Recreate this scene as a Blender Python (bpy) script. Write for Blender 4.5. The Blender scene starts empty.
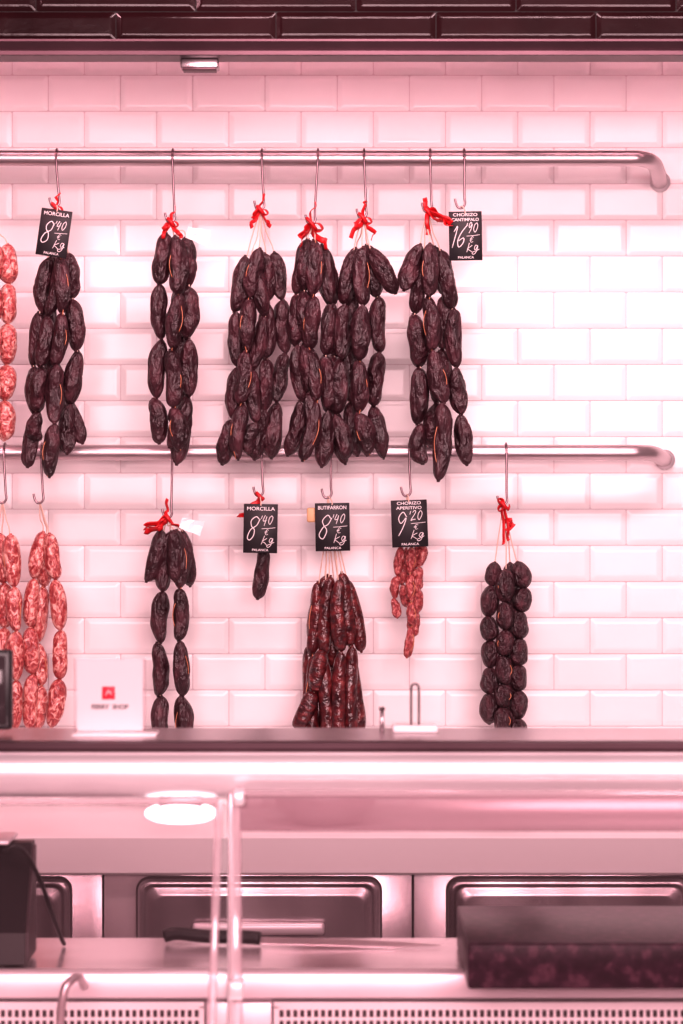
import bpy, bmesh, math, random
from mathutils import Vector, Matrix, noise, Quaternion
random.seed(11)
S=bpy.context.scene
C=S.collection
def W(px,py,y):
    d=5+y
    return Vector(((px-341.5)*.0004*d, y, 1.5-(py-512)*.0004*d))
# ---------------- materials
def mat(name,col,rough=.5,metal=0,**k):
    m=bpy.data.materials.new(name); m.use_nodes=True
    b=m.node_tree.nodes['Principled BSDF']
    b.inputs['Base Color'].default_value=(*col,1); b.inputs['Roughness'].default_value=rough
    b.inputs['Metallic'].default_value=metal
    for a,v in k.items():
        b.inputs[a.replace('_',' ')].default_value=v
    return m
def nodes(m): return m.node_tree.nodes, m.node_tree.links, m.node_tree.nodes['Principled BSDF']
def noisy(name,stops,scale=20,rough=.5,bump=.0,bscale=60,stretch=(1,1,1),rand=True,metal=0,detail=4,coat=0,dist=.002,distort=0,bdetail=5,rr=None,spec=None):
    m=mat(name,(1,1,1),rough,metal); n,l,b=nodes(m)
    if spec is not None: b.inputs['Specular IOR Level'].default_value=spec
    tc=n.new('ShaderNodeTexCoord'); mp=n.new('ShaderNodeMapping'); mp.inputs['Scale'].default_value=stretch
    vec=tc.outputs['Object']
    if rand:
        oi=n.new('ShaderNodeObjectInfo'); mu=n.new('ShaderNodeVectorMath'); mu.operation='SCALE'
        cb=n.new('ShaderNodeCombineXYZ')
        for i in range(3): l.new(oi.outputs['Random'],cb.inputs[i])
        l.new(cb.outputs[0],mu.inputs[0]); mu.inputs['Scale'].default_value=17
        ad=n.new('ShaderNodeVectorMath'); l.new(vec,ad.inputs[0]); l.new(mu.outputs[0],ad.inputs[1]); vec=ad.outputs[0]
    l.new(vec,mp.inputs[0])
    t=n.new('ShaderNodeTexNoise'); t.inputs['Scale'].default_value=scale; t.inputs['Detail'].default_value=detail; t.inputs['Distortion'].default_value=distort
    l.new(mp.outputs[0],t.inputs['Vector'])
    r=n.new('ShaderNodeValToRGB'); e=r.color_ramp.elements
    while len(e)<len(stops): e.new(.5)
    for i,(p,c) in enumerate(stops): e[i].position=p; e[i].color=(*c,1)
    l.new(t.outputs['Fac'],r.inputs[0]); l.new(r.outputs[0],b.inputs['Base Color'])
    b.inputs['Coat Weight'].default_value=coat; b.inputs['Coat Roughness'].default_value=.3
    if bump:
        t2=n.new('ShaderNodeTexNoise'); t2.inputs['Scale'].default_value=bscale; t2.inputs['Detail'].default_value=bdetail; t2.inputs['Distortion'].default_value=distort
        l.new(mp.outputs[0],t2.inputs['Vector'])
        bp=n.new('ShaderNodeBump'); bp.inputs['Strength'].default_value=bump; bp.inputs['Distance'].default_value=dist
        l.new(t2.outputs['Fac'],bp.inputs['Height']); l.new(bp.outputs[0],b.inputs['Normal'])
        if coat: l.new(bp.outputs[0],b.inputs['Coat Normal'])
    if rr:
        mr=n.new('ShaderNodeMapRange'); mr.inputs['To Min'].default_value=rr[0]; mr.inputs['To Max'].default_value=rr[1]
        mr.inputs['From Min'].default_value=.3; mr.inputs['From Max'].default_value=.7
        l.new(t.outputs['Fac'],mr.inputs['Value']); l.new(mr.outputs[0],b.inputs['Roughness'])
    return m
M_tile=noisy('white_glazed_tile',[(.3,(.81,.77,.77)),(.7,(.87,.83,.83))],3,.24,.2,7,rand=False,dist=.006,spec=.36)
M_grout=mat('grout',(.68,.58,.60),.8)
M_dtile=noisy('dark_glazed_tile',[(.3,(.012,.003,.004)),(.7,(.024,.006,.008))],5,.13,.2,10,rand=False,dist=.006,spec=.3)
M_dgrout=mat('dark_grout',(.006,.003,.003),.7)
M_dark=noisy('dark_sausage',[(.32,(.020,.0045,.0075)),(.5,(.042,.010,.016)),(.64,(.075,.020,.029)),(.80,(.14,.045,.058))],1.6,.38,.5,3.0,(1.3,1.3,.7),coat=.25,dist=.032,distort=.3,rr=(.32,.5),detail=5,bdetail=4)
M_chor=noisy('chorizo_dark_red',[(.35,(.034,.004,.007)),(.52,(.085,.009,.012)),(.66,(.17,.022,.025)),(.80,(.36,.11,.10))],3,.26,.35,3.2,(1.6,1.6,1.8),coat=.5,dist=.02,distort=.3,bdetail=3)
M_red=noisy('marbled_red_sausage',[(.35,(.26,.024,.030)),(.46,(.42,.07,.07)),(.54,(.60,.20,.18)),(.66,(.84,.50,.44))],3.2,.3,.35,3.0,(1.5,1.5,1.0),coat=.5,dist=.018,distort=1.2,detail=6,bdetail=3)
M_rsm=noisy('aperitif_chorizo',[(.34,(.18,.015,.02)),(.48,(.34,.045,.05)),(.60,(.54,.16,.15)),(.74,(.76,.42,.38))],3.5,.32,.5,3.5,(1.4,1.4,1),coat=.4,dist=.02,distort=.5)
M_chrome=noisy('satin_steel_tube',[(.3,(.56,.48,.50)),(.7,(.66,.57,.59))],8,.36,rand=False,metal=.95)
M_hook=mat('dark_steel_wire',(.30,.21,.23),.3,1)
M_steel=noisy('stainless_steel',[(.3,(.46,.38,.41)),(.7,(.60,.50,.53))],3,.27,rand=False,metal=.9,stretch=(1,1,12))
M_door=noisy('door_steel',[(.32,(.24,.19,.205)),(.45,(.42,.36,.38)),(.55,(.56,.49,.51)),(.68,(.82,.75,.77))],5,.22,rand=True,metal=.75,stretch=(1.6,1.6,.25),detail=1.5)  # vertical light and dark streaks paint reflections into the steel colour
M_trim=noisy('dull_metal_trim',[(.3,(.09,.05,.06)),(.7,(.13,.075,.09))],4,.38,rand=False,metal=.8)
M_steell=noisy('pale_steel',[(.3,(.74,.66,.69)),(.7,(.85,.78,.80))],4,.33,rand=False,metal=.45)
M_wtop=noisy('brushed_worktop_steel',[(.3,(.56,.47,.50)),(.7,(.70,.60,.63))],5,.22,rand=False,metal=.6,stretch=(.6,4,1))
M_white=mat('white_enamel',(.87,.82,.83),.3)
M_twine=noisy('orange_twine',[(.3,(.42,.13,.06)),(.7,(.7,.33,.2))],90,.8)
M_cord=mat('pale_cord',(.72,.52,.44),.8)
M_rib=noisy('red_ribbon',[(.3,(.42,.005,.010)),(.7,(.68,.015,.022))],30,.4)
M_tag=mat('white_tag_paper',(.93,.92,.92),.6)
M_board=noisy('blackboard_card',[(.3,(.008,.006,.009)),(.7,(.018,.012,.016))],20,.55)
M_chalk=mat('white_lettering',(.80,.76,.76),.7)
M_black=mat('black_plastic',(.012,.008,.010),.4)
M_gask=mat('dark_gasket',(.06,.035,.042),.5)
M_dgask=mat('grey_door_seal',(.11,.075,.085),.5)
M_slab=noisy('dark_speckled_board',[(.40,(.022,.007,.014)),(.55,(.038,.013,.025)),(.66,(.085,.034,.053))],70,.34,.06,80,rand=False,detail=8,spec=.16)
M_floor=noisy('floor_tiles',[(.3,(.2,.14,.15)),(.7,(.3,.22,.23))],4,.4,rand=False)
M_amber=mat('cream_clip',(.62,.40,.22),.5)
M_wire=mat('dark_wire',(.12,.08,.09),.3,.8)
M_grey=mat('grey_print',(.12,.09,.1),.6)
def glassmat(name,tint=(1,.96,.97)):
    m=bpy.data.materials.new(name); m.use_nodes=True; n=m.node_tree.nodes; l=m.node_tree.links
    n.remove(n['Principled BSDF']); o=n['Material Output']
    t=n.new('ShaderNodeBsdfTransparent'); t.inputs[0].default_value=(*tint,1)
    g=n.new('ShaderNodeBsdfGlossy'); g.inputs['Roughness'].default_value=.05; g.inputs[0].default_value=(1,.9,.92,1)
    fr=n.new('ShaderNodeFresnel'); fr.inputs[0].default_value=1.45
    mx=n.new('ShaderNodeMixShader'); l.new(fr.outputs[0],mx.inputs[0]); l.new(t.outputs[0],mx.inputs[1]); l.new(g.outputs[0],mx.inputs[2])
    l.new(mx.outputs[0],o.inputs[0]); return m
M_glass=glassmat('counter_glass'); M_acr=glassmat('clear_acrylic')
def emis(name,c,s):
    m=mat(name,c,.4); b=nodes(m)[2]; b.inputs['Emission Color'].default_value=(*c,1); b.inputs['Emission Strength'].default_value=s; return m
M_glare=emis('glare_glow',(1,.84,.87),3); M_tube=emis('pink_tube_glow',(1,.48,.56),12)  # first glow imitates a reflection in the pane, second is the tubes
M_edge=mat('polished_glass_edge',(.86,.70,.74),.15,.3,Alpha=.5)
M_band=mat('frosted_glass_strip',(.50,.36,.40),.25,.2,Alpha=.62)
# ---------------- helpers
def link(name,me,m=None,smooth=False):
    o=bpy.data.objects.new(name,me); C.objects.link(o)
    if m and not me.materials: me.materials.append(m)
    if smooth:
        for p in me.polygons: p.use_smooth=True
    return o
def top(o,label,cat,group=None):
    o['label']=label; o['category']=cat
    if group: o['group']=group
    return o
def struct(o): o['kind']='structure'; return o
def empty(name,loc,label,cat,group=None):
    o=bpy.data.objects.new(name,None); o.location=loc; o.empty_display_size=.03; C.objects.link(o)
    return top(o,label,cat,group)
def par(c,p,lab=None):
    c.parent=p; c.matrix_parent_inverse=Matrix.Translation(p.location).inverted()
    if lab: c['label']=lab
    return c
def mesh(name,v,f):
    me=bpy.data.meshes.new(name); me.from_pydata([tuple(a) for a in v],[],f); me.update(); return me
def box(name,lo,hi,m,bev=0,seg=2):
    bm=bmesh.new(); bmesh.ops.create_cube(bm,size=1)
    c=[(a+b)/2 for a,b in zip(lo,hi)]; s=[abs(b-a) for a,b in zip(lo,hi)]
    for v in bm.verts: v.co=Vector((v.co.x*s[0],v.co.y*s[1],v.co.z*s[2]))
    if bev: bmesh.ops.bevel(bm,geom=bm.edges[:],offset=bev,segments=seg,profile=.5,affect='EDGES')
    me=bpy.data.meshes.new(name); bm.to_mesh(me); bm.free()
    o=link(name,me,m,bev>0); o.location=c
    if bev: o.data.set_sharp_from_angle(angle=math.radians(50))
    return o
def catmull(P,n):
    P=[Vector(p) for p in P]
    if n<=1: return P
    Q=[2*P[0]-P[1]]+P+[2*P[-1]-P[-2]]; out=[]
    for i in range(1,len(Q)-2):
        a,b,c,d=Q[i-1:i+3]
        for k in range(n):
            t=k/n
            out.append(.5*((2*b)+(c-a)*t+(2*a-5*b+4*c-d)*t*t+(3*b-a-3*c+d)*t**3))
    out.append(P[-1]); return out
def sweepdata(P,r,n=6,seg=8,flat=None,ref=(0,1,0)):
    pts=catmull(P,n); V=[];F=[]
    T=[(pts[min(i+1,len(pts)-1)]-pts[max(i-1,0)]).normalized() for i in range(len(pts))]
    u=Vector(ref); u=(u-T[0]*u.dot(T[0]))
    if u.length<1e-3: u=Vector((1,0,.1)); u=u-T[0]*u.dot(T[0])
    u.normalize()
    for i,p in enumerate(pts):
        u=(u-T[i]*u.dot(T[i])).normalized(); w=T[i].cross(u)
        ru=r; rw=flat if flat else r
        for k in range(seg):
            a=2*math.pi*k/seg; V.append(p+u*math.cos(a)*ru+w*math.sin(a)*rw)
    L=len(pts)
    for i in range(L-1):
        for k in range(seg):
            a=i*seg+k;b=i*seg+(k+1)%seg; F.append((a,b,b+seg,a+seg))
    F.append(tuple(range(seg-1,-1,-1))); F.append(tuple((L-1)*seg+k for k in range(seg)))
    return V,F
def sweep(name,P,r,m,n=6,seg=8,flat=None,ref=(0,1,0)):
    return link(name,mesh(name,*sweepdata(P,r,n,seg,flat,ref)),m,True)
def multisweep(name,paths,m,n=6,seg=6):
    V=[];F=[]
    for P,r,flat,ref in paths:
        v,f=sweepdata(P,r,n,seg,flat,ref); o=len(V); V+=v; F+=[tuple(i+o for i in q) for q in f]
    return link(name,mesh(name,V,F),m,True)
def extr(name,prof,x0,x1,m,smooth=False):
    n=len(prof); V=[(x0,y,z) for y,z in prof]+[(x1,y,z) for y,z in prof]
    F=[(i,(i+1)%n,(i+1)%n+n,i+n) for i in range(n)]+[tuple(range(n-1,-1,-1)),tuple(range(n,2*n))]
    me=mesh(name,V,F); bm=bmesh.new(); bm.from_mesh(me); bmesh.ops.recalc_face_normals(bm,faces=bm.faces[:]); bm.to_mesh(me); bm.free()
    o=link(name,me,m,smooth)
    if smooth: me.set_sharp_from_angle(angle=math.radians(35))
    return o
# ---------------- tiled surfaces
def tiles(name,x0,x1,z0,z1,y,tw,th,xoff,zoff,mt,mg,bev=.0095,dep=.0034,gap=.0016,tilt=.0004,backdep=.1):
    V=[];F=[];MI=[]
    r0=int(math.floor((z0-zoff)/th)); r1=int(math.ceil((z1-zoff)/th))
    for r in range(r0,r1):
        off=xoff+(tw/2 if r%2 else 0)
        c0=int(math.floor((x0-off)/tw)); c1=int(math.ceil((x1-off)/tw))
        for c in range(c0,c1):
            a=max(off+c*tw+gap/2,x0); b=min(off+(c+1)*tw-gap/2,x1); p=max(zoff+r*th+gap/2,z0); t=min(zoff+(r+1)*th-gap/2,z1)
            if b-a<.03 or t-p<.025: continue
            tx=random.uniform(-tilt,tilt); tz=random.uniform(-tilt,tilt)
            o=len(V)
            V.extend([(a,y-.001,p),(b,y-.001,p),(b,y-.001,t),(a,y-.001,t)])
            B=bev*random.uniform(.93,1.07)
            for sx,sz,xx,zz in((-1,-1,a+B,p+B),(1,-1,b-B,p+B),(1,1,b-B,t-B),(-1,1,a+B,t-B)):
                V.append((xx,y-dep+sx*tx+sz*tz,zz))
            F.append((o+4,o+5,o+6,o+7)); MI.append(0)
            for i in range(4):
                j=(i+1)%4; F.append((o+i,o+j,o+4+j,o+4+i)); MI.append(0)
    o=len(V)
    V.extend([(x0,y,z0),(x1,y,z0),(x1,y,z1),(x0,y,z1),(x0,y+backdep,z0),(x1,y+backdep,z0),(x1,y+backdep,z1),(x0,y+backdep,z1)])
    for f in((0,1,2,3),(5,4,7,6),(4,0,3,7),(1,5,6,2),(3,2,6,7),(4,5,1,0)): F.append(tuple(o+i for i in f)); MI.append(1)
    me=mesh(name,V,F); me.materials.append(mt); me.materials.append(mg)
    for p,mi in zip(me.polygons,MI): p.material_index=mi
    o=link(name,me)
    md=o.modifiers.new('b','BEVEL'); md.width=.0026; md.segments=3; md.limit_method='ANGLE'; md.angle_limit=math.radians(11)
    return o
struct(tiles('wall_back',-1.5,1.5,0,2.9,.006,.1446,.0724,-.587,2.302-.0724*50,M_tile,M_grout))
struct(tiles('trim_1',-1.5,1.5,W(0,41,-.5).z,2.9,-.5,.288,.0525,W(36,0,-.5).x-.144,W(0,41,-.5).z,M_dtile,M_dgrout,.009,.0042,tilt=.0002,backdep=.06))
zb=W(0,41,-.5).z; zt=W(0,57,-.5).z
struct(extr('trim_2',[(-.52,zb),(-.52,zb-.004),(-.512,zt+.012),(-.518,zt+.008),(-.518,zt+.001),(-.514,zt),(-.45,zt),(-.45,zb)],-1.5,1.5,M_trim))
struct(box('ceiling',(-1.5,-3.6,2.9),(1.5,.1,3.0),mat('ceiling_paint',(.06,.04,.045),.8)))
struct(box('floor',(-1.5,-6,-.1),(1.5,.1,0),M_floor))
cl=empty('lamp_bracket',W(199,62,-.47),'small grey metal bracket under the dark tiled canopy','bracket')
a=W(181,57,-.47);b=W(219,70,-.47)
par(box('bracket_body',(a.x,-.49,b.z),(b.x,-.452,zt+.0005),M_steel,.003),cl)
par(box('bracket_foot',(a.x+.004,-.494,b.z-.004),(b.x-.004,-.46,b.z+.001),M_trim,.0015),cl)
for i,x in enumerate((-.75,.0,.75)):
    t=empty('fluorescent_lamp',(x,-.36,2.47),'pink fluorescent tube behind the dark tiled canopy','lamp','pink fluorescent tubes')
    par(sweep('tube',[(x-.34,-.36,2.47),(x+.34,-.36,2.47)],.014,M_tube,1,12),t)
    par(box('fitting',(x-.36,-.39,2.486),(x+.36,-.33,2.9),M_white,.004),t)
# ---------------- rails
YR={1:-.195,2:-.115}; PR={1:158.5,2:452.5}
ZR={k:W(0,PR[k],YR[k]).z for k in YR}
def rail(k):
    y=YR[k]; z=ZR[k]; q=-y/.14; zw=z-.014*q
    xa=W(624,0,y).x
    P=[(-.9,.0,zw),(-.885,-.05*q,z-.008*q),(-.86,-.115*q,z-.002),(-.80,y,z),(-.4,y,z),(0,y,z),(.4,y,z),(xa,y,z),(xa+.032,y+.005,z),(xa+.060,y*.80,z-.002*q),(xa+.078,y*.45,z-.008*q),(xa+.094,.0,zw)]
    e=empty('hanging_rail',(0,y,z),'satin steel tube rail mounted on white tiled wall','rail','steel hanging rails')
    par(sweep('rail_tube',P,.0152,M_chrome,5,20),e)
    for x in(-.9,xa+.094):
        par(sweep('wall_flange',[(x,-.001,zw),(x,-.007,zw)],.020,M_steell,1,24),e)
rail(1); rail(2)
# ---------------- hooks
def hook(x,rl,ybot,dx=0):
    y=YR[rl]; z=ZR[rl]; X=W(x,0,y).x; zb=W(0,ybot,y-.02).z; R=.0178; xb=X+dx*.0019; yy=y-.018
    P=[(X-.002,y+R*.9,z-.012)]
    for k in range(0,7):
        a=math.radians(-10+k*33); P.append((X,y+R*math.cos(a),z+R*math.sin(a)))
    P+= [(X+(xb-X)*.3,yy,z-.03),(xb,yy,zb+.022),(xb+.001,yy,zb+.008),(xb-.005,yy,zb),(xb-.013,yy,zb+.002),(xb-.017,yy,zb+.012),(xb-.018,yy,zb+.018)]
    o=sweep('meat_hook',P,.0023,M_hook,4,8)
    top(o,'thin steel S-hook hanging on the tube rail','hook','steel hooks on the rails')
    return Vector((xb-.006,yy,zb))
# ---------------- sausages
def sausage_mesh(name,m,ratio,seed,wr=.07,power=2.6,bend=.12):
    R=ratio; rings=44; seg=30; V=[];F=[]
    for i in range(rings):
        t=-1+2*i/(rings-1); u=abs(t)
        if u>.95: r=R*(.15+.05*(1-u)/.05)
        else: r=R*max(.19,(1-(u/.965)**power)**.5)
        r*=1+.07*math.sin(t*2.3+seed)
        for k in range(seg):
            a=2*math.pi*k/seg
            d=Vector((math.cos(a),math.sin(a),0))
            nz=noise.noise(Vector((d.x*1.1,d.y*1.1,t*1.6))+Vector((seed*3.1,0,0)))*wr*2.2
            c=noise.noise(Vector((d.x*2.2,d.y*2.2,t*1.2))+Vector((seed*5.3,2,0)))
            nz-=max(0,.14-abs(c))/.14*wr*.9
            nz+=math.sin(a*8+seed+t)*wr*.4*max(0,(u-.5)*2.2)
            rr=r*(1+nz); V.append((d.x*rr+bend*(t*t-.3),d.y*rr,t))
    for i in range(rings-1):
        for k in range(seg):
            p=i*seg+k;q=i*seg+(k+1)%seg; F.append((p,q,q+seg,p+seg))
    F.append(tuple(range(seg-1,-1,-1))); F.append(tuple((rings-1)*seg+k for k in range(seg)))
    me=mesh(name,V,F); me.materials.append(m)
    for p in me.polygons: p.use_smooth=True
    return me
LIB={}
RA={'dark':.32,'red':.33,'chor':.18,'small':.33,'ball':.62}
for kind,m,wr,po,bd in(('dark',M_dark,.12,2.8,.16),('red',M_red,.08,3.0,.09),('chor',M_chor,.06,5,.10),('small',M_rsm,.12,2.8,.12),('ball',M_dark,.055,2.5,.03)):
    LIB[kind]=[sausage_mesh('sausage_'+kind,m,RA[kind],s*1.7+1,wr,po,bd*(1 if s%2 else -.6)) for s in range(8)]
def sausage(kind,A,B,wpx,parent):
    me=random.choice(LIB[kind]); o=bpy.data.objects.new('sausage',me); C.objects.link(o)
    mid=(A+B)/2; d=(A-B); L=d.length/2*(1.08 if kind=='ball' else 1.04)
    w=wpx*.00194/2*random.uniform(.88,1.06)/RA[kind]
    if random.random()<.5: d=-d
    q=d.to_track_quat('Z','Y')
    o.rotation_mode='QUATERNION'
    o.rotation_quaternion=q@Quaternion((0,0,1),random.uniform(0,6.28))
    o.scale=(w,w,L); o.location=mid
    return par(o,parent)
def bunch(label,kind,hk,strands,w,group,depths=None,ribbon=0,tag=None,twine=True,jit=(3.5,11),rs=1.0):
    e=empty('sausage_string',hk,label,'sausages',group)
    yb=hk.y+.012
    dps=depths or [0.0,-.022,.004,.018,-.012,.014]
    for i,st in enumerate(strands):
        dy=dps[i%len(dps)]; oy=random.uniform(-jit[1],jit[1])
        K=[]
        for j,(x,y) in enumerate(st):
            inner=0<j<len(st)-1
            K.append(W(x+(random.uniform(-jit[0],jit[0]) if inner else 0),y+((oy+random.uniform(-2,2)) if inner else oy*.4),yb+dy+random.uniform(-.004,.004)))
        P=[hk+Vector((0,0,.003)),(hk+K[0])/2+Vector((random.uniform(-.003,.003),0,-.002))]+[k+Vector((0,0,0)) for k in K[:-1]]
        if len(K)==2: P.append(K[0]*.8+K[1]*.2)
        par(sweep('cord',P,.0013,M_cord,4,6),e)
        for a,b in zip(K[:-1],K[1:]): sausage(kind,a,b,w,e)
        if twine and i==1 and len(K)>2:
            P=[];rr=w*.00097+.0006
            for j,k in enumerate(K):
                P.append(k+Vector((0,-.004,0)))
                if j<len(K)-1: P.append((k+K[j+1])/2+Vector((random.choice((-1,1))*rr*.8,-rr*.66,0)))
            par(sweep('twine',P,.0008,M_twine,6,6),e)
    if ribbon: par(ribbonmesh(hk,ribbon,rs),e)
    if tag:
        x,y,ang=tag; par(tagmesh(W(x,y,hk.y-.04),ang),e,'crumpled white paper tag')
    return e
def ribbonmesh(h,style,s=1.0):
    P=[]
    R=random.Random(style*7+int(h.x*1000))
    def v(x,y,z): return h+Vector((x*s,y*s,z*s))
    def loop(dx,dz,k):
        return ([v(0,-.003,0),v(dx*.5-dz*.25*k,-.012,dz*.5+dx*.25*k),v(dx,-.010,dz),v(dx*.55+dz*.3*k,-.004,dz*.55-dx*.3*k),v(0,-.004,0)],.0042*s,.0008,(0,1,0))
    def crumple(pts,w):
        out=[v(*pts[0])]
        for a,b in zip(pts[:-1],pts[1:]):
            for f in(.5,1):
                out.append(v(*[a[i]*(1-f)+b[i]*f+R.uniform(-1,1)*(.0035,.005,.0035)[i] for i in range(3)]))
        return (out,w*s,.0008,(R.uniform(-1,1),.6,R.uniform(-1,1)))
    P.append(([v(-.006,-.006,.006),v(0,-.010,0),v(.005,-.006,-.007)],.0048*s,.004,(0,1,0)))
    if style==1:
        P.append(loop(.014,-.008,1)); P.append(crumple([(0,0,0),(-.010,-.01,-.008),(-.013,-.008,-.018)],.0045))
        P.append(crumple([(0,0,0),(-.010,-.006,-.018),(-.018,-.010,-.032)],.004))
        P.append(crumple([(0,0,0),(.008,-.006,-.016),(.018,-.012,-.024),(.016,-.012,-.034)],.004))
        P.append(crumple([(0,0,0),(.002,-.004,.018),(.007,-.004,.028)],.0035))
    elif style==2:
        for dz in(0,-.006,.004): P.append(crumple([(0,0,0),(-.014,-.008,-.008+dz),(-.030,-.012,-.016+dz),(-.043,-.012,-.022+dz)],.0070))
        P.append(crumple([(0,0,0),(-.004,-.004,.018),(-.002,-.004,.040)],.0045))
        P.append(crumple([(0,0,0),(.010,-.008,-.014),(.020,-.01,-.018)],.0045))
        P.append(crumple([(0,0,0),(-.008,-.008,-.014),(-.020,-.01,-.026)],.005))
    elif style==3:
        for dz in(0,-.007,.005): P.append(crumple([(.002,0,0),(.012,-.022,-.008+dz),(.028,-.038,-.016+dz),(.042,-.040,-.026+dz)],.0085))
        P.append(crumple([(0,0,0),(-.005,-.006,.014),(-.008,-.008,.026)],.0045))
        P.append(crumple([(0,0,0),(.0,-.008,-.02),(-.002,-.01,-.044)],.0042))
    elif style==4:
        P.append(loop(-.011,.012,1)); P.append(crumple([(0,0,0),(.008,-.006,-.008),(.014,-.006,.002)],.004)); P.append(loop(-.010,-.012,1))
        P.append(crumple([(0,0,0),(.004,-.008,-.03),(.010,-.006,-.055),(.008,-.006,-.072)],.0032))
        P.append(crumple([(0,0,0),(-.002,-.008,-.03),(-.002,-.006,-.06),(.002,-.006,-.078)],.0032))
        P.append(crumple([(0,0,-.035),(.010,-.012,-.03),(.018,-.010,-.04),(.004,-.008,-.046)],.0045))
    elif style==5:
        P.append(crumple([(0,0,0),(-.006,-.004,-.014),(-.020,-.004,-.030),(-.038,-.002,-.036)],.0045))
        P.append(crumple([(0,0,0),(-.010,-.004,-.020),(-.028,-.004,-.040),(-.044,-.002,-.038)],.0045))
        P.append(loop(.008,-.008,1))
    return multisweep('ribbon',P,M_rib,3,6)
def tagmesh(p,ang):
    R=random.Random(int(p.x*1e4)); V=[];F=[];c,s=math.cos(ang),math.sin(ang); nx,nz=5,3
    for i in range(nx+1):
        for j in range(nz+1):
            x=(i/nx-.25)*.044; z=(j/nz-.5)*(.020+.010*i/nx)+R.uniform(-.0012,.0012)
            V.append(p+Vector((x*c-z*s+R.uniform(-.001,.001),R.uniform(-.0025,.0025)-.003*math.sin(i*.8),x*s+z*c)))
    for i in range(nx):
        for j in range(nz):
            a=i*(nz+1)+j; F.append((a,a+nz+1,a+nz+2,a+1))
    o=link('tag',mesh('tag',V,F),M_tag)
    md=o.modifiers.new('s','SOLIDIFY'); md.thickness=.0006; return o
G1='sausage strings on the upper rail'; G2='sausage strings on the lower rail'
D='dark wrinkled blood sausages '
H={}
h=H['a']=hook(57,1,207,3)
bunch(D+'behind a tilted price card','dark',h,[[(48,256),(41,309),(34,362),(37,414),(27,466)],[(60,254),(60,309),(57,362),(54,418),(48,475)],[(68,256),(73,310),(75,362),(72,414),(66,458)],[(54,258),(48,310),(50,362),(66,400),(84,446)],[(64,256),(50,312),(44,365),(38,410),(34,440)]],17.5,G1,ribbon=1)
h=hook(173,1,222,2)
bunch(D+'with red knot and white tag','dark',h,[[(166,236),(158,291),(157,347),(158,403),(161,446)],[(177,236),(175,291),(172,347),(176,402),(181,449)],[(186,238),(192,290),(190,345),(191,402),(171,450)],[(174,240),(182,292),(180,347),(186,400),(178,468)]],18.5,G1,depths=[0,-.022,.0,.018],ribbon=1,tag=(192,234,-.25))
h=hook(262,1,210,2)
bunch(D+'with small red ribbon and pale cord','dark',h,[[(247,254),(238,306),(237,360),(232,412),(222,462)],[(259,252),(252,307),(246,360),(241,414),(236,463)],[(266,254),(270,306),(264,362),(262,412),(253,460)],[(274,256),(284,308),(283,362),(278,412),(270,462)],[(252,256),(262,308),(255,362),(252,412),(246,450)]],17.5,G1,ribbon=1,rs=1.05)
h=hook(318,1,224,-3)
bunch(D+'tied with a large red ribbon','dark',h,[[(306,243),(299,297),(297,350),(301,405),(290,458)],[(315,241),(312,297),(311,350),(315,404),(304,462)],[(322,243),(328,297),(326,351),(326,405),(322,465)],[(326,262),(334,312),(332,362),(334,412),(344,466)],[(308,243),(305,300),(305,352),(308,404),(316,450)]],18,G1,ribbon=1,rs=1.5)
h=hook(364,1,218,2)
bunch(D+'under a red knot, one link leaning out','dark',h,[[(354,248),(346,303),(343,356),(338,410),(347,458)],[(362,246),(361,303),(357,356),(359,408),(370,454)],[(367,246),(378,300),(376,356),(374,410),(384,460)],[(356,250),(354,303),(350,356),(348,408),(356,458)],[(370,248),(396,293)]],18,G1,ribbon=1,rs=1.2,depths=[0,-.02,.0,.018,-.024])
h=hook(430,1,212,1)
bunch(D+'with a crumpled red ribbon','dark',h,[[(424,246),(417,303),(418,358),(416,412),(420,460)],[(430,246),(432,304),(433,358),(445,408),(440,483)],[(440,247),(449,302),(457,360),(463,408),(467,462)],[(420,246),(403,292)],[(434,250),(442,304),(446,358),(436,410),(430,450)]],18.5,G1,ribbon=3,depths=[0,-.022,.0,-.012,.018])
h=hook(-2,1,222,0)
bunch('marbled red sausages in linked strands on upper rail','red',h,[[(7,243),(9,283),(8,322),(8,362),(6,400),(5,440)],[(-4,243),(-8,283),(-6,322),(-8,362),(-7,400),(-8,440)]],18,G1,jit=(1.5,4))
h=hook(5,2,503,2)
bunch('pale marbled red sausages hanging in linked strands','red',h,[[(2,535),(3,585),(4,632),(4,680),(5,728)],[(10,535),(15,588),(14,634),(16,682),(14,730)],[(-2,535),(-10,585),(-10,632),(-12,680),(-10,728)]],17,G2,jit=(3,6))
h=hook(42,2,503,2)
bunch('pale marbled red sausages hanging in two linked strands','red',h,[[(43,534),(32,584),(30,632),(31,680),(29,732)],[(47,534),(43,586),(40,640),(40,684),(36,730)],[(49,534),(57,580),(59,630),(57,680),(52,728)]],17,G2,depths=[0,.015,-.012],jit=(3,6))
h=hook(173,2,518,-1)
bunch('dark blood sausages with a red bow and white tag','dark',h,[[(170,530),(163,587),(161,641),(159,695),(160,750)],[(178,530),(182,588),(181,642),(182,697),(184,752)],[(164,530),(149,582)],[(182,530),(190,586)],[(174,531),(175,582)]],18,G2,depths=[0,-.012,-.006,.008,-.024],ribbon=2,tag=(186,524,-.3),jit=(2,3))
h=H['b']=hook(262,2,496,1)
bunch('single small dark sausage hanging below a price card','dark',h,[[(265,548),(258,600)]],17,G2,twine=False,ribbon=5)
h=H['c']=hook(331,2,498,0)
st=[[(325,577),(311,650),(306,750)],[(319,584),(314,660),(312,745)],[(329,575),(324,652),(330,760)],[(338,578),(338,650),(339,745)],[(342,574),(350,648),(351,755)],[(347,580),(363,652)],[(334,590),(334,668),(322,748)],[(322,648),(314,690),(297,728)],[(350,655),(361,735)]]
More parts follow.
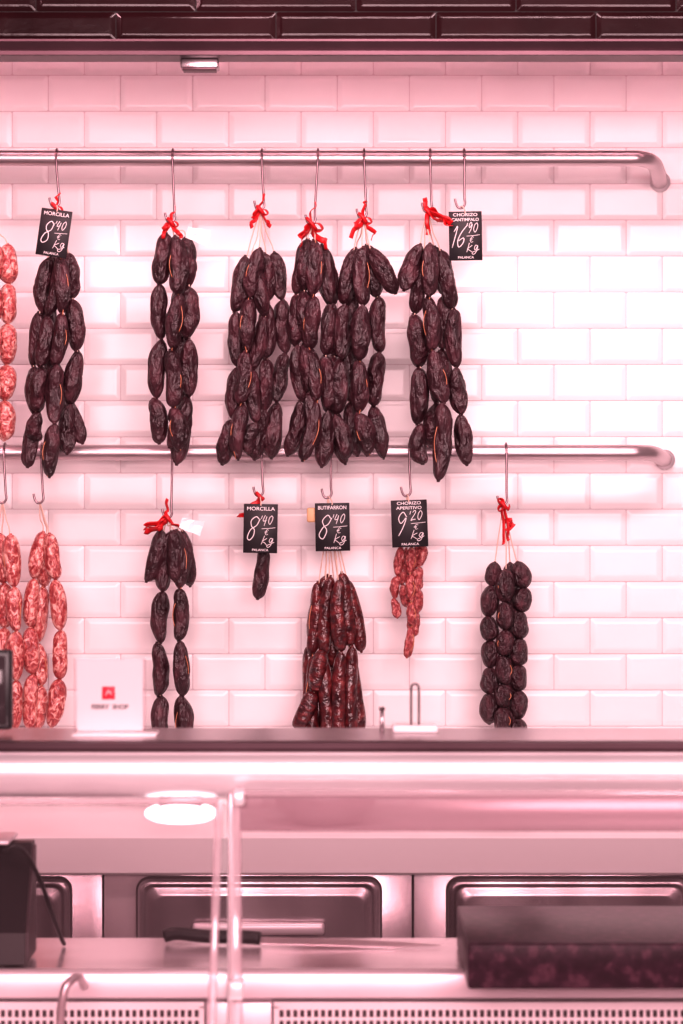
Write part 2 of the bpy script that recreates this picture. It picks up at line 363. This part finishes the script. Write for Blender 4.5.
bunch('long dark red chorizo links on pale cords','chor',h,st,15.5,G2,depths=[0,-.010,-.024,-.034,-.022,-.012,.006,-.026,-.004],jit=(2,6))
h=H['d']=hook(409,2,496,1)
bunch('thin marbled red chorizo links in small strands','small',h,[[(401,545),(397,571),(395,594),(398,617)],[(412,546),(408,572),(412,598),(410,626),(407,657)],[(424,545),(421,568),(418,592),(419,614),(414,636)],[(407,547),(403,580),(407,606)],[(418,547),(413,574),(416,602),(410,632)]],10.5,G2,depths=[0,-.012,0,.01,.004],jit=(2.5,4))
h=hook(506,2,505,0)
bunch('small round dark sausages stacked with red ribbon','ball',h,[[(495,563),(493,588),(489,616),(489,642),(490,668),(490,696),(489,724)],[(506,569),(504,600),(506,626),(503,653),(505,680),(503,706),(503,732)],[(517,563),(525,588),(519,612),(521,640),(519,668),(518,694),(517,720),(517,745)],[(510,563),(512,596),(512,624),(511,651),(511,675),(510,702),(510,730)]],18.5,G2,depths=[0,-.014,0,.012],ribbon=4,jit=(1.5,3),twine=True)
# ---------------- price cards
ST={
'8':[[(.85,.88),(.55,1.02),(.2,.85),(.32,.62),(.62,.42),(.66,.15),(.4,-.02),(.12,.14),(.3,.45),(.7,.65),(.88,.9)]],
'4':[[(.38,1),(.12,.42),(.85,.48)],[(.72,.85),(.55,-.08)]],
'0':[[(.55,1),(.2,.7),(.15,.25),(.45,0),(.8,.35),(.8,.78),(.5,1)]],
'1':[[(.3,.75),(.62,1.02),(.42,-.05)]],
'6':[[(.85,1.02),(.4,.72),(.12,.28),(.35,-.02),(.72,.18),(.62,.46),(.18,.3)]],
'9':[[(.78,.8),(.5,1),(.18,.78),(.4,.5),(.78,.8),(.66,.4),(.42,-.05)]],
'2':[[(.2,.8),(.55,1),(.75,.75),(.1,.0),(.45,.08),(.95,.04)]],
"'":[[(.55,1),(.35,.5)]],
'e':[[(.85,.85),(.5,1),(.25,.5),(.5,0),(.85,.12)],[(.05,.6),(.65,.62)],[(.05,.4),(.6,.42)]],
'k':[[(.35,1.1),(.12,0)],[(.85,.75),(.22,.4),(.5,.25),(.95,.0)]],
'g':[[(.75,.75),(.35,.8),(.15,.4),(.45,.15),(.78,.75),(.62,-.2),(.2,-.5),(-.1,-.25),(.5,.0),(1.1,.25)]],
'-':[[(0,.35),(.5,.5),(1,.7)]],
}
def textmesh(s,size,bold=.0):
    cu=bpy.data.curves.new('t','FONT'); cu.body=s; cu.size=size; cu.align_x='CENTER'; cu.align_y='CENTER'; cu.extrude=.0002; cu.offset=bold
    o=bpy.data.objects.new('t',cu); C.objects.link(o); bpy.context.view_layer.update()
    me=bpy.data.meshes.new_from_object(o.evaluated_get(bpy.context.evaluated_depsgraph_get()))
    bpy.data.objects.remove(o); return me
def card(cx,cy,w,hh,rot,title,big,sup,hk,lab='',dy=-.034):
    y=hk.y+dy; R=random.Random(int(cx))
    c=W(cx,cy,y); s=.0004*(5+y); w*=s; hh*=s
    e=empty('price_card',c,lab,'price sign','black price cards')
    T=Matrix.Translation(c)@Matrix.Rotation(rot,4,'Y')
    b=box('card_board',(-w/2,-.0009,-hh/2),(w/2,.0009,hh/2),M_board,.0005,1); b.matrix_world=T; par(b,e)
    def put(s_,size,x,z,name='title_text',bold=.0001,wmax=.82):
        me=textmesh(s_,size,bold); o=link(name,me,M_chalk)
        wd=max(v.co.x for v in me.vertices)-min(v.co.x for v in me.vertices)
        k=min(1.25,w*wmax/wd)
        o.matrix_world=T@Matrix.Translation((x,-.0013,z))@Matrix.Rotation(math.pi/2,4,'X')@Matrix.Diagonal((k,1,1,1)); par(o,e)
    lines=title.split('\n')
    if len(lines)==1: put(title,.0098,0,hh*.40)
    else:
        put(lines[0],.0082,0,hh*.43); put(lines[1],.0082,0,hh*.33)
    put('PALANCA',.0064,0,-hh*.44,'maker_text',.00005,.48)
    P=[]
    def glyph(ch,x,z,gw,gh,r):
        jr=lambda: R.uniform(-.04,.04)
        for st in ST[ch]:
            pts=[T@Vector((x+(px+jr())*gw+.30*pz*gh*.6,-.0014,z+(pz+jr())*gh)) for px,pz in st]
            P.append((pts,r*.95,.0003+r*.3,(1,0,0)))
    n=len(big)
    if n==1: glyph(big,-w*.45,-hh*.24,w*.36,hh*.47,.00105); xr=0
    else:
        glyph(big[0],-w*.50,-hh*.22,w*.24,hh*.42,.001); glyph(big[1],-w*.31,-hh*.22,w*.30,hh*.42,.001); xr=.02
    glyph("'",w*(-.03+xr),hh*.13,w*.09,hh*.13,.0008)
    glyph(sup[0],w*(.03+xr),hh*.07,w*.15,hh*.2,.0008); glyph(sup[1],w*(.20+xr),hh*.08,w*.15,hh*.19,.0008)
    glyph('-',w*.02,-hh*.03,w*.40,hh*.07,.0006)
    glyph('e',w*.10,-hh*.13,w*.14,hh*.11,.0006)
    glyph('k',w*.0,-hh*.33,w*.2,hh*.17,.0007); glyph('g',w*.22,-hh*.31,w*.16,hh*.14,.0007)
    par(multisweep('price_writing',P,M_chalk,5,6),e)
    t0=T@Vector((0,-.002,hh*.46)); t1=T@Vector((0,.0015,hh*.52))
    par(sweep('card_string',[t0,t1,(t1+hk)/2+Vector((0,.002,.004)),hk+Vector((0,-.003,.003)),hk+Vector((0,.003,.001))],.0013,M_cord,4,6),e)
card(54,233,31,47,math.radians(8),'MORCILLA','8','40',H['a'],'tilted black price card reading MORCILLA')
hz=hook(464,1,208,0)
card(465.5,236,33,49,math.radians(-1),'CHORIZO\nCANTIMPALO','16','90',hz,'black chorizo price card hanging on its own hook',-.024)
card(260.5,528.5,34,49,math.radians(1),'MORCILLA','8','40',H['b'],'black MORCILLA price card above one small sausage')
card(332.5,527,34.5,48,math.radians(-1),'BUTIFARRON','8','40',H['c'],'black BUTIFARRON price card above long chorizo links')
card(409.5,523.5,36,47,math.radians(-2),'CHORIZO\nAPERITIVO','9','20',H['d'],'black CHORIZO APERITIVO price card above thin chorizo')
a=W(311,515,-.158)
top(box('card_clip',a+Vector((-.008,-.004,-.014)),a+Vector((.010,.004,.014)),M_amber,.003),'small cream plastic clip beside a price card','clip')
# ---------------- back counter
zt_=W(0,835,-.45).z; zb_=W(0,875,-.45).z
wt=extr('worktop',[(.0,zt_),(-.44,zt_),(-.45,zt_-.006),(-.45,zb_+.004),(-.446,zb_),(.0,zb_)],-1.45,1.45,M_white,True)
top(wt,'long pale stone worktop running along the tiled wall','worktop')
bx_=W(325,820,-.28).x; V=[];F=[];prof=[(.0,.001),(.045,.001),(.062,.006),(.088,.028),(.100,.050),(.106,.052),(.106,.054),(.099,.054),(.085,.031),(.060,.010),(.0,.006)]
N=40
for r_,z_ in prof:
    for k in range(N): V.append((r_*math.cos(2*math.pi*k/N),r_*math.sin(2*math.pi*k/N),z_))
for i in range(len(prof)-1):
    for k in range(N): F.append((i*N+k,i*N+(k+1)%N,(i+1)*N+(k+1)%N,(i+1)*N+k))
bo=link('reflection_dish',mesh('reflection_dish',V,F),M_steell,True); bo.location=(bx_,-.28,zt_+.0005)
top(bo,'shallow pale steel dish shape added for a reflection on the worktop','reflection_dish')  # added solid that gives body to a pale reflection
def rr(w,h,r,n=6):
    out=[]
    for cx,cz,a0 in((w/2-r,h/2-r,0),(-w/2+r,h/2-r,90),(-w/2+r,-h/2+r,180),(w/2-r,-h/2+r,270)):
        for k in range(n+1):
            a=math.radians(a0+90*k/n); out.append((cx+r*math.cos(a),cz+r*math.sin(a)))
    return out
def loft(name,rings,m,cap=True):
    V=[];F=[];N=None
    for w,h,r,y in rings:
        q=rr(w,h,r); N=len(q); V+=[(x,y,z) for x,z in q]
    for i in range(len(rings)-1):
        for k in range(N):
            a=i*N+k;b=i*N+(k+1)%N; F.append((a,b,b+N,a+N))
    if cap: F.append(tuple((len(rings)-1)*N+k for k in range(N)))
    me=mesh(name,V,F); bm=bmesh.new(); bm.from_mesh(me); bmesh.ops.recalc_face_normals(bm,faces=bm.faces[:]); bm.to_mesh(me); bm.free()
    o=link(name,me,m,True); me.set_sharp_from_angle(angle=math.radians(40)); return o
sc=.0004*4.57; yc=-.425
for i in range(-1,3):
    x0=(103+310*(i-1)-341.5)*sc; x1=x0+310*sc
    e=empty('cabinet',((x0+x1)/2,yc,0),'stainless steel base cabinet with inset framed door','cabinet','steel cabinets under the worktop')
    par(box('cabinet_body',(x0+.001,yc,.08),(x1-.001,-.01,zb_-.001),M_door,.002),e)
    par(box('plinth',(x0+.001,yc+.05,0),(x1-.001,-.01,.079),M_gask),e)
    w=242*sc; zt2=W(0,878,yc).z; hh=.60; cz=zt2-hh/2; cx=(x0+x1)/2+sc
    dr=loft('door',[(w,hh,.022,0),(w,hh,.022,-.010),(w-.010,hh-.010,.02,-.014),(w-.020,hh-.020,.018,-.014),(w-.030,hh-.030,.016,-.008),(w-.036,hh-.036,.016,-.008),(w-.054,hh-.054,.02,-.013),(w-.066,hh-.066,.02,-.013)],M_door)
    dr.location=(cx,yc,cz); par(dr,e)
    gk=loft('door_gasket',[(w+.008,hh+.008,.026,0),(w+.008,hh+.008,.026,-.005),(w-.002,hh-.002,.022,-.005)],M_dgask,False); gk.location=(cx,yc-.0005,cz); par(gk,e)
    z=W(0,926,yc).z
    par(box('handle',(cx-.12,yc-.04,z-.011),(cx+.12,yc-.022,z+.011),M_steell,.006,3),e,'pale steel pull bar')
    for sx in(-.1,.1):
        par(box('handle_post',(cx+sx-.006,yc-.024,z-.006),(cx+sx+.006,yc-.013,z+.006),M_chrome,.001),e)
# ---------------- display counter
dc=empty('display_counter',(0,-1.6,0),'glass-fronted refrigerated display counter in pale steel','display counter')
ZC=1.187
par(extr('service_shelf',[(-1.38,ZC),(-1.585,ZC),(-1.597,ZC-.003),(-1.602,ZC-.010),(-1.60,ZC-.016),(-1.606,ZC-.02),(-1.612,ZC-.03),(-1.612,ZC-.05),(-1.606,ZC-.064),(-1.59,ZC-.074),(-1.57,ZC-.078),(-1.40,ZC-.078),(-1.38,ZC-.06)],-1.35,1.35,M_steell,True),dc)
par(extr('shelf_edge',[(-1.592,ZC+.0015),(-1.604,ZC-.001),(-1.607,ZC-.008),(-1.605,ZC-.013),(-1.599,ZC-.013)],-1.35,1.35,M_trim,True),dc)
par(extr('shelf_surface',[(-1.385,ZC-.002),(-1.385,ZC+.001),(-1.59,ZC+.001),(-1.59,ZC-.002)],-1.35,1.35,M_steel),dc)
ZS=ZC+.001
par(extr('rear_worktop',[(-1.185,.85),(-1.443,.85),(-1.443,.808),(-1.185,.808)],-1.35,1.35,M_wtop,False),dc)
par(extr('worktop_lip',[(-1.442,.8505),(-1.450,.8505),(-1.455,.847),(-1.457,.842),(-1.457,.812),(-1.452,.808),(-1.442,.808)],-1.35,1.35,M_steell,True),dc)
par(box('counter_body',(-1.35,-1.44,.08),(1.35,-1.2,.807),M_steel),dc)
par(box('counter_well',(-1.35,-1.98,.08),(1.35,-1.445,.68),M_white,.004),dc)
def grille(x0,x1):
    y=-1.455; V=[];F=[]
    def bx(a,b):
        o=len(V)
        for z in(a[2],b[2]):
            V.extend([(a[0],a[1],z),(b[0],a[1],z),(b[0],b[1],z),(a[0],b[1],z)])
        for f in((0,3,2,1),(4,5,6,7),(0,1,5,4),(1,2,6,5),(2,3,7,6),(3,0,4,7)): F.append(tuple(o+i for i in f))
    z0,z1=.70,.800
    x=x0
    while x<=x1: bx((x-.0019,y-.004,z0),(x+.0019,y,z1)); x+=.0098
    z=z1-.003
    while z>=z0: bx((x0,y-.005,z-.0022),(x1,y-.001,z+.0022)); z-=.0150
    bx((x0-.006,y-.007,z1-.002),(x1+.006,y,z1+.006)); bx((x0-.006,y-.007,z0),(x0,y,z1)); bx((x1,y-.007,z0),(x1+.006,y,z1))
    par(link('ventilation_grille',mesh('ventilation_grille',V,F),M_white),dc)
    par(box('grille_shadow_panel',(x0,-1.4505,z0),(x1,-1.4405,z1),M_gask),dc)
s_=.0004*3.54
grille(-1.2,(200-341.5)*s_); grille((278-341.5)*s_,1.2)
par(box('joint_plate',((206-341.5)*s_,-1.462,.69),((272-341.5)*s_,-1.4405,.806),M_steell,.002),dc)
for x in(W(231,0,-1.47).x,-1.2,1.2):
    par(box('support_post',(x-.0055,-1.472,.69),(x+.0055,-1.459,ZC-.078),M_steell,.002),dc)
def pane(x0t,x1t,x0b,x1b,ztop,fl,fr_):
    yt,yb=-1.652,-1.70; zb=.69; th=.008
    V=[(x0t,yt,ztop),(x1t,yt,ztop),(x1b,yb,zb),(x0b,yb,zb)]; V+=[(a,b+th,c) for a,b,c in V]
    F=[(0,1,2,3),(7,6,5,4),(0,4,5,1),(1,5,6,2),(2,6,7,3),(3,7,4,0)]
    me=mesh('glass_pane',V,F); me.materials.append(M_glass); par(link('glass_pane',me),dc)
    for A,B,f in(((x0t,yt+.004,ztop),(x1t,yt+.004,ztop),None),((x0t,yt+.004,ztop),(x0b,yb+.004,zb),fl),((x1t,yt+.004,ztop),(x1b,yb+.004,zb),fr_)):
        par(sweep('glass_edge',[A,B],.0052,M_edge,1,8,f),dc,'bright polished glass edge')
s1=.0004*3.35; s2=.0004*3.3
zg=W(0,797,-1.635).z
pane(-1.3,(219-341.5)*s1,-1.3,(208-341.5)*s2,zg-.004,.006,.006)
pane((234-341.5)*s1,1.3,(237-341.5)*s2,1.3,zg+.006,.009,.006)
# smoked strip along the top of the wide pane
za=zg+.001; zc_=W(0,832,-1.65).z
par(box('glass_top_strip',((240-341.5)*s1,-1.645,zc_),(1.3,-1.640,za),M_band,.001,1),dc,'greyish half-clear strip behind the glass top')
p=W(236,990,-1.69)
par(box('pane_clamp',(p.x-.010,-1.702,p.z-.012),(p.x+.010,-1.668,p.z+.012),M_steell,.003),dc)
par(box('pane_clamp',(p.x-.006,-1.668,zg-.008),(p.x+.010,-1.612,zg+.010),M_steell,.003),dc)
lp=W(181,813,-1.55)
def ell(name,c,a,b,cc,m):
    bm=bmesh.new(); bmesh.ops.create_uvsphere(bm,u_segments=32,v_segments=16,radius=1)
    for v in bm.verts: v.co=Vector((v.co.x*a,v.co.y*b,max(v.co.z,-.8)*cc))
    me=bpy.data.meshes.new(name); bm.to_mesh(me); bm.free(); o=link(name,me,m,True); o.location=c; return o
par(ell('glass_glare',(lp.x,-1.55,lp.z),.050,.045,.015,M_glare),dc,'glowing oval standing in for lamp glare on the glass')  # added glow in place of a reflection in the glass, no lamp here
par(box('glare_mount',(lp.x-.03,-1.57,lp.z+.008),(lp.x+.03,-1.52,ZC-.078),M_steel,.003),dc)  # made-up mount that carries the added glow
# ---------------- things on shelf
def P2(px,y): return (px-341.5)*.0004*(5+y)
fe=empty('flyer_holder',(P2(110,-1.5),-1.5,ZS),'clear acrylic stand with white leaflet and red emblem','leaflet stand')
yf=-1.5; sf=.0004*3.5; xc=P2(110,yf); w=.098; z1=1.5-(658-512)*sf
M_leaf=mat('leaflet_paper',(.72,.66,.68),.6)
par(box('leaflet',(xc-w/2+.003,yf-.001,ZS+.006),(xc+w/2-.003,yf,z1-.002),M_leaf),fe)
par(box('acrylic_back',(xc-.05,yf+.0005,ZS+.002),(xc+.05,yf+.003,z1),M_acr,.0005,1),fe)
par(box('acrylic_foot',(xc-.05,yf-.03,ZS),(xc+.066,yf+.03,ZS+.003),M_white,.0005,1),fe)
rz=1.5-(693-512)*sf
par(box('emblem',(xc-.011,yf-.0014,rz-.009),(xc+.007,yf-.001,rz+.009),mat('emblem_red',(.75,.02,.05),.5),.0002,1),fe)
par(multisweep('emblem_mark',[([(xc-.006,yf-.0016,rz-.003),(xc-.002,yf-.0016,rz+.003),(xc+.002,yf-.0016,rz-.002)],.0007,None,(0,1,0))],M_tag,3,6),fe)
me=textmesh('FERRY  SHOP',.0088,.0003); o=link('leaflet_text',me,M_grey); o.rotation_euler=(math.pi/2,0,0); o.location=(xc,yf-.0013,1.5-(707-512)*sf); par(o,fe)
xs=P2(415,-1.45)
re=empty('receipt_holder',(xs,-1.45,ZS),'looped wire receipt holder on a white base','receipt holder')
par(box('holder_base',(xs-.032,-1.475,ZS),(xs+.032,-1.425,ZS+.010),M_white,.003),re)
zt3=1.5-(684-512)*.0004*3.55
par(sweep('wire_loop',[(xs-.0055,-1.45,ZS+.008),(xs-.0055,-1.45,zt3-.01),(xs-.004,-1.45,zt3-.002),(xs,-1.45,zt3),(xs+.004,-1.45,zt3-.002),(xs+.0055,-1.45,zt3-.01),(xs+.0055,-1.45,ZS+.008)],.0016,M_wire,4,8),re)
xs=P2(382,-1.44)
pe=empty('steel_peg',(xs,-1.44,ZS),'small upright steel peg on the service shelf','peg')
par(sweep('peg_body',[(xs,-1.44,ZS),(xs,-1.44,ZS+.03)],.0032,M_chrome,1,12),pe)
par(sweep('peg_cap',[(xs,-1.44,ZS+.03),(xs,-1.44,ZS+.034)],.0042,M_wire,1,12),pe)
x1=P2(12,-1.5); z0=ZS; z1=1.5-(650-512)*sf
de=empty('display_screen',(x1-.05,-1.5,ZS),'dark customer display screen standing on the shelf','screen')
par(box('screen_body',(x1-.16,-1.51,z0+.008),(x1,-1.485,z1),M_black,.004),de)
par(box('screen_glass',(x1-.152,-1.5115,z0+.016),(x1-.008,-1.51,z1-.008),mat('screen_glass',(.05,.035,.04),.1),.0004,1),de)
par(box('screen_foot',(x1-.11,-1.53,z0),(x1-.05,-1.46,z0+.009),M_black,.003),de)
# ---------------- things on rear worktop
xa=P2(468,-1.60)
cb=box('chopping_board',(xa,-1.60,.851),(xa+.40,-1.272,.913),M_slab,.003)
top(cb,'thick dark speckled stone board lying on steel worktop','board')
xr=P2(28,-1.44); sce=empty('weighing_scale',(xr-.12,-1.35,.85),'dark weighing scale with slanted housing and cable','scale')
zs=1.5-(846-512)*.0004*3.6
par(extr('scale_body',[(-1.33,.856),(-1.33,zs),(-1.36,zs),(-1.44,.90),(-1.445,.856)],xr-.26,xr-.004,M_black),sce)
par(extr('scale_side',[(-1.335,.858),(-1.335,zs-.006),(-1.36,zs-.006),(-1.432,.90),(-1.437,.858)],xr-.004,xr-.001,M_gask),sce)
par(box('weighing_plate',(xr-.25,-1.42,zs+.004),(xr-.03,-1.32,zs+.010),M_steell,.002),sce)
par(box('plate_stem',(xr-.15,-1.355,zs-.001),(xr-.10,-1.335,zs+.005),M_black,.001),sce)
for sx in(-.24,-.03):
    for yy in(-1.42,-1.35): par(sweep('foot',[(xr+sx,yy,.8505),(xr+sx,yy,.857)],.008,M_black,1,12),sce)
par(sweep('power_cable',[W(4,852,-1.46),W(14,846,-1.46),W(26,854,-1.45),W(40,880,-1.41),W(50,908,-1.36),W(60,935,-1.29),(P2(64,-1.26),-1.26,.854)],.0034,M_black,6,8),sce)
kn=empty('knife',(P2(165,-1.24),-1.24,.8505),'butcher knife with black handle lying on worktop','knife')
x0=P2(165,-1.235); x1=P2(260,-1.26)
par(sweep('knife_handle',[(x0,-1.235,.862),(x0+.02,-1.238,.866),(x0+.06,-1.246,.863),(x1-.02,-1.256,.863),(x1,-1.26,.862)],.012,M_black,5,12,flat=.010),kn)
V=[(x1,-1.25,.863),(x1,-1.275,.8575),(x1+.20,-1.285,.8535),(x1+.27,-1.27,.854),(x1+.20,-1.262,.858)]
par(link('knife_blade',mesh('knife_blade',V+[(a,b_,c-.0012) for a,b_,c in V],[(0,1,2,3,4),(9,8,7,6,5)]+[(i,i+5,(i+1)%5+5,(i+1)%5) for i in range(5)]),M_chrome),kn)
par(sweep('bent_steel_tube',[(P2(60,-1.60),-1.60,.675),W(60,1030,-1.60),W(64,992,-1.60),W(72,980,-1.59),W(80,978,-1.56),(P2(84,-1.46),-1.457,.828)],.006,M_chrome,5,12),dc)
# ---------------- lights
def area(n,loc,tgt,sx,sy,e,col):
    L=bpy.data.lights.new(n,'AREA'); L.shape='RECTANGLE'; L.size=sx; L.size_y=sy; L.energy=e; L.color=col
    o=bpy.data.objects.new(n,L); C.objects.link(o); o.location=loc
    o.rotation_euler=(Vector(tgt)-Vector(loc)).to_track_quat('-Z','Y').to_euler(); return o
area('ceiling_light',(.3,-1.45,2.85),(.15,0,1.4),1.3,.22,34,(1,.65,.69))
area('ceiling_light',(-1.1,-1.4,2.8),(.1,0,1.5),.3,.2,12,(1,.50,.57))
area('front_fill',(.35,-5.4,2.25),(.1,0,1.45),3.2,1.3,250,(1,.67,.71))  # added general fill from behind the camera, lights the counter front
w=bpy.data.worlds.new('w'); S.world=w; w.use_nodes=True
w.node_tree.nodes['Background'].inputs[0].default_value=(1,.57,.63,1); w.node_tree.nodes['Background'].inputs[1].default_value=.31
# ---------------- camera
cam=bpy.data.cameras.new('camera'); co=bpy.data.objects.new('camera',cam); C.objects.link(co)
co.location=(0,-5,1.5); co.rotation_euler=(math.pi/2,0,0)
cam.sensor_fit='VERTICAL'; cam.sensor_height=36; cam.sensor_width=24; cam.lens=36*5/2.048
cam.dof.use_dof=True; cam.dof.focus_distance=4.82; cam.dof.aperture_fstop=5.0
S.camera=co
S.view_settings.view_transform='Standard'; S.view_settings.look='None'
S.view_settings.gamma=.86; S.view_settings.exposure=.06
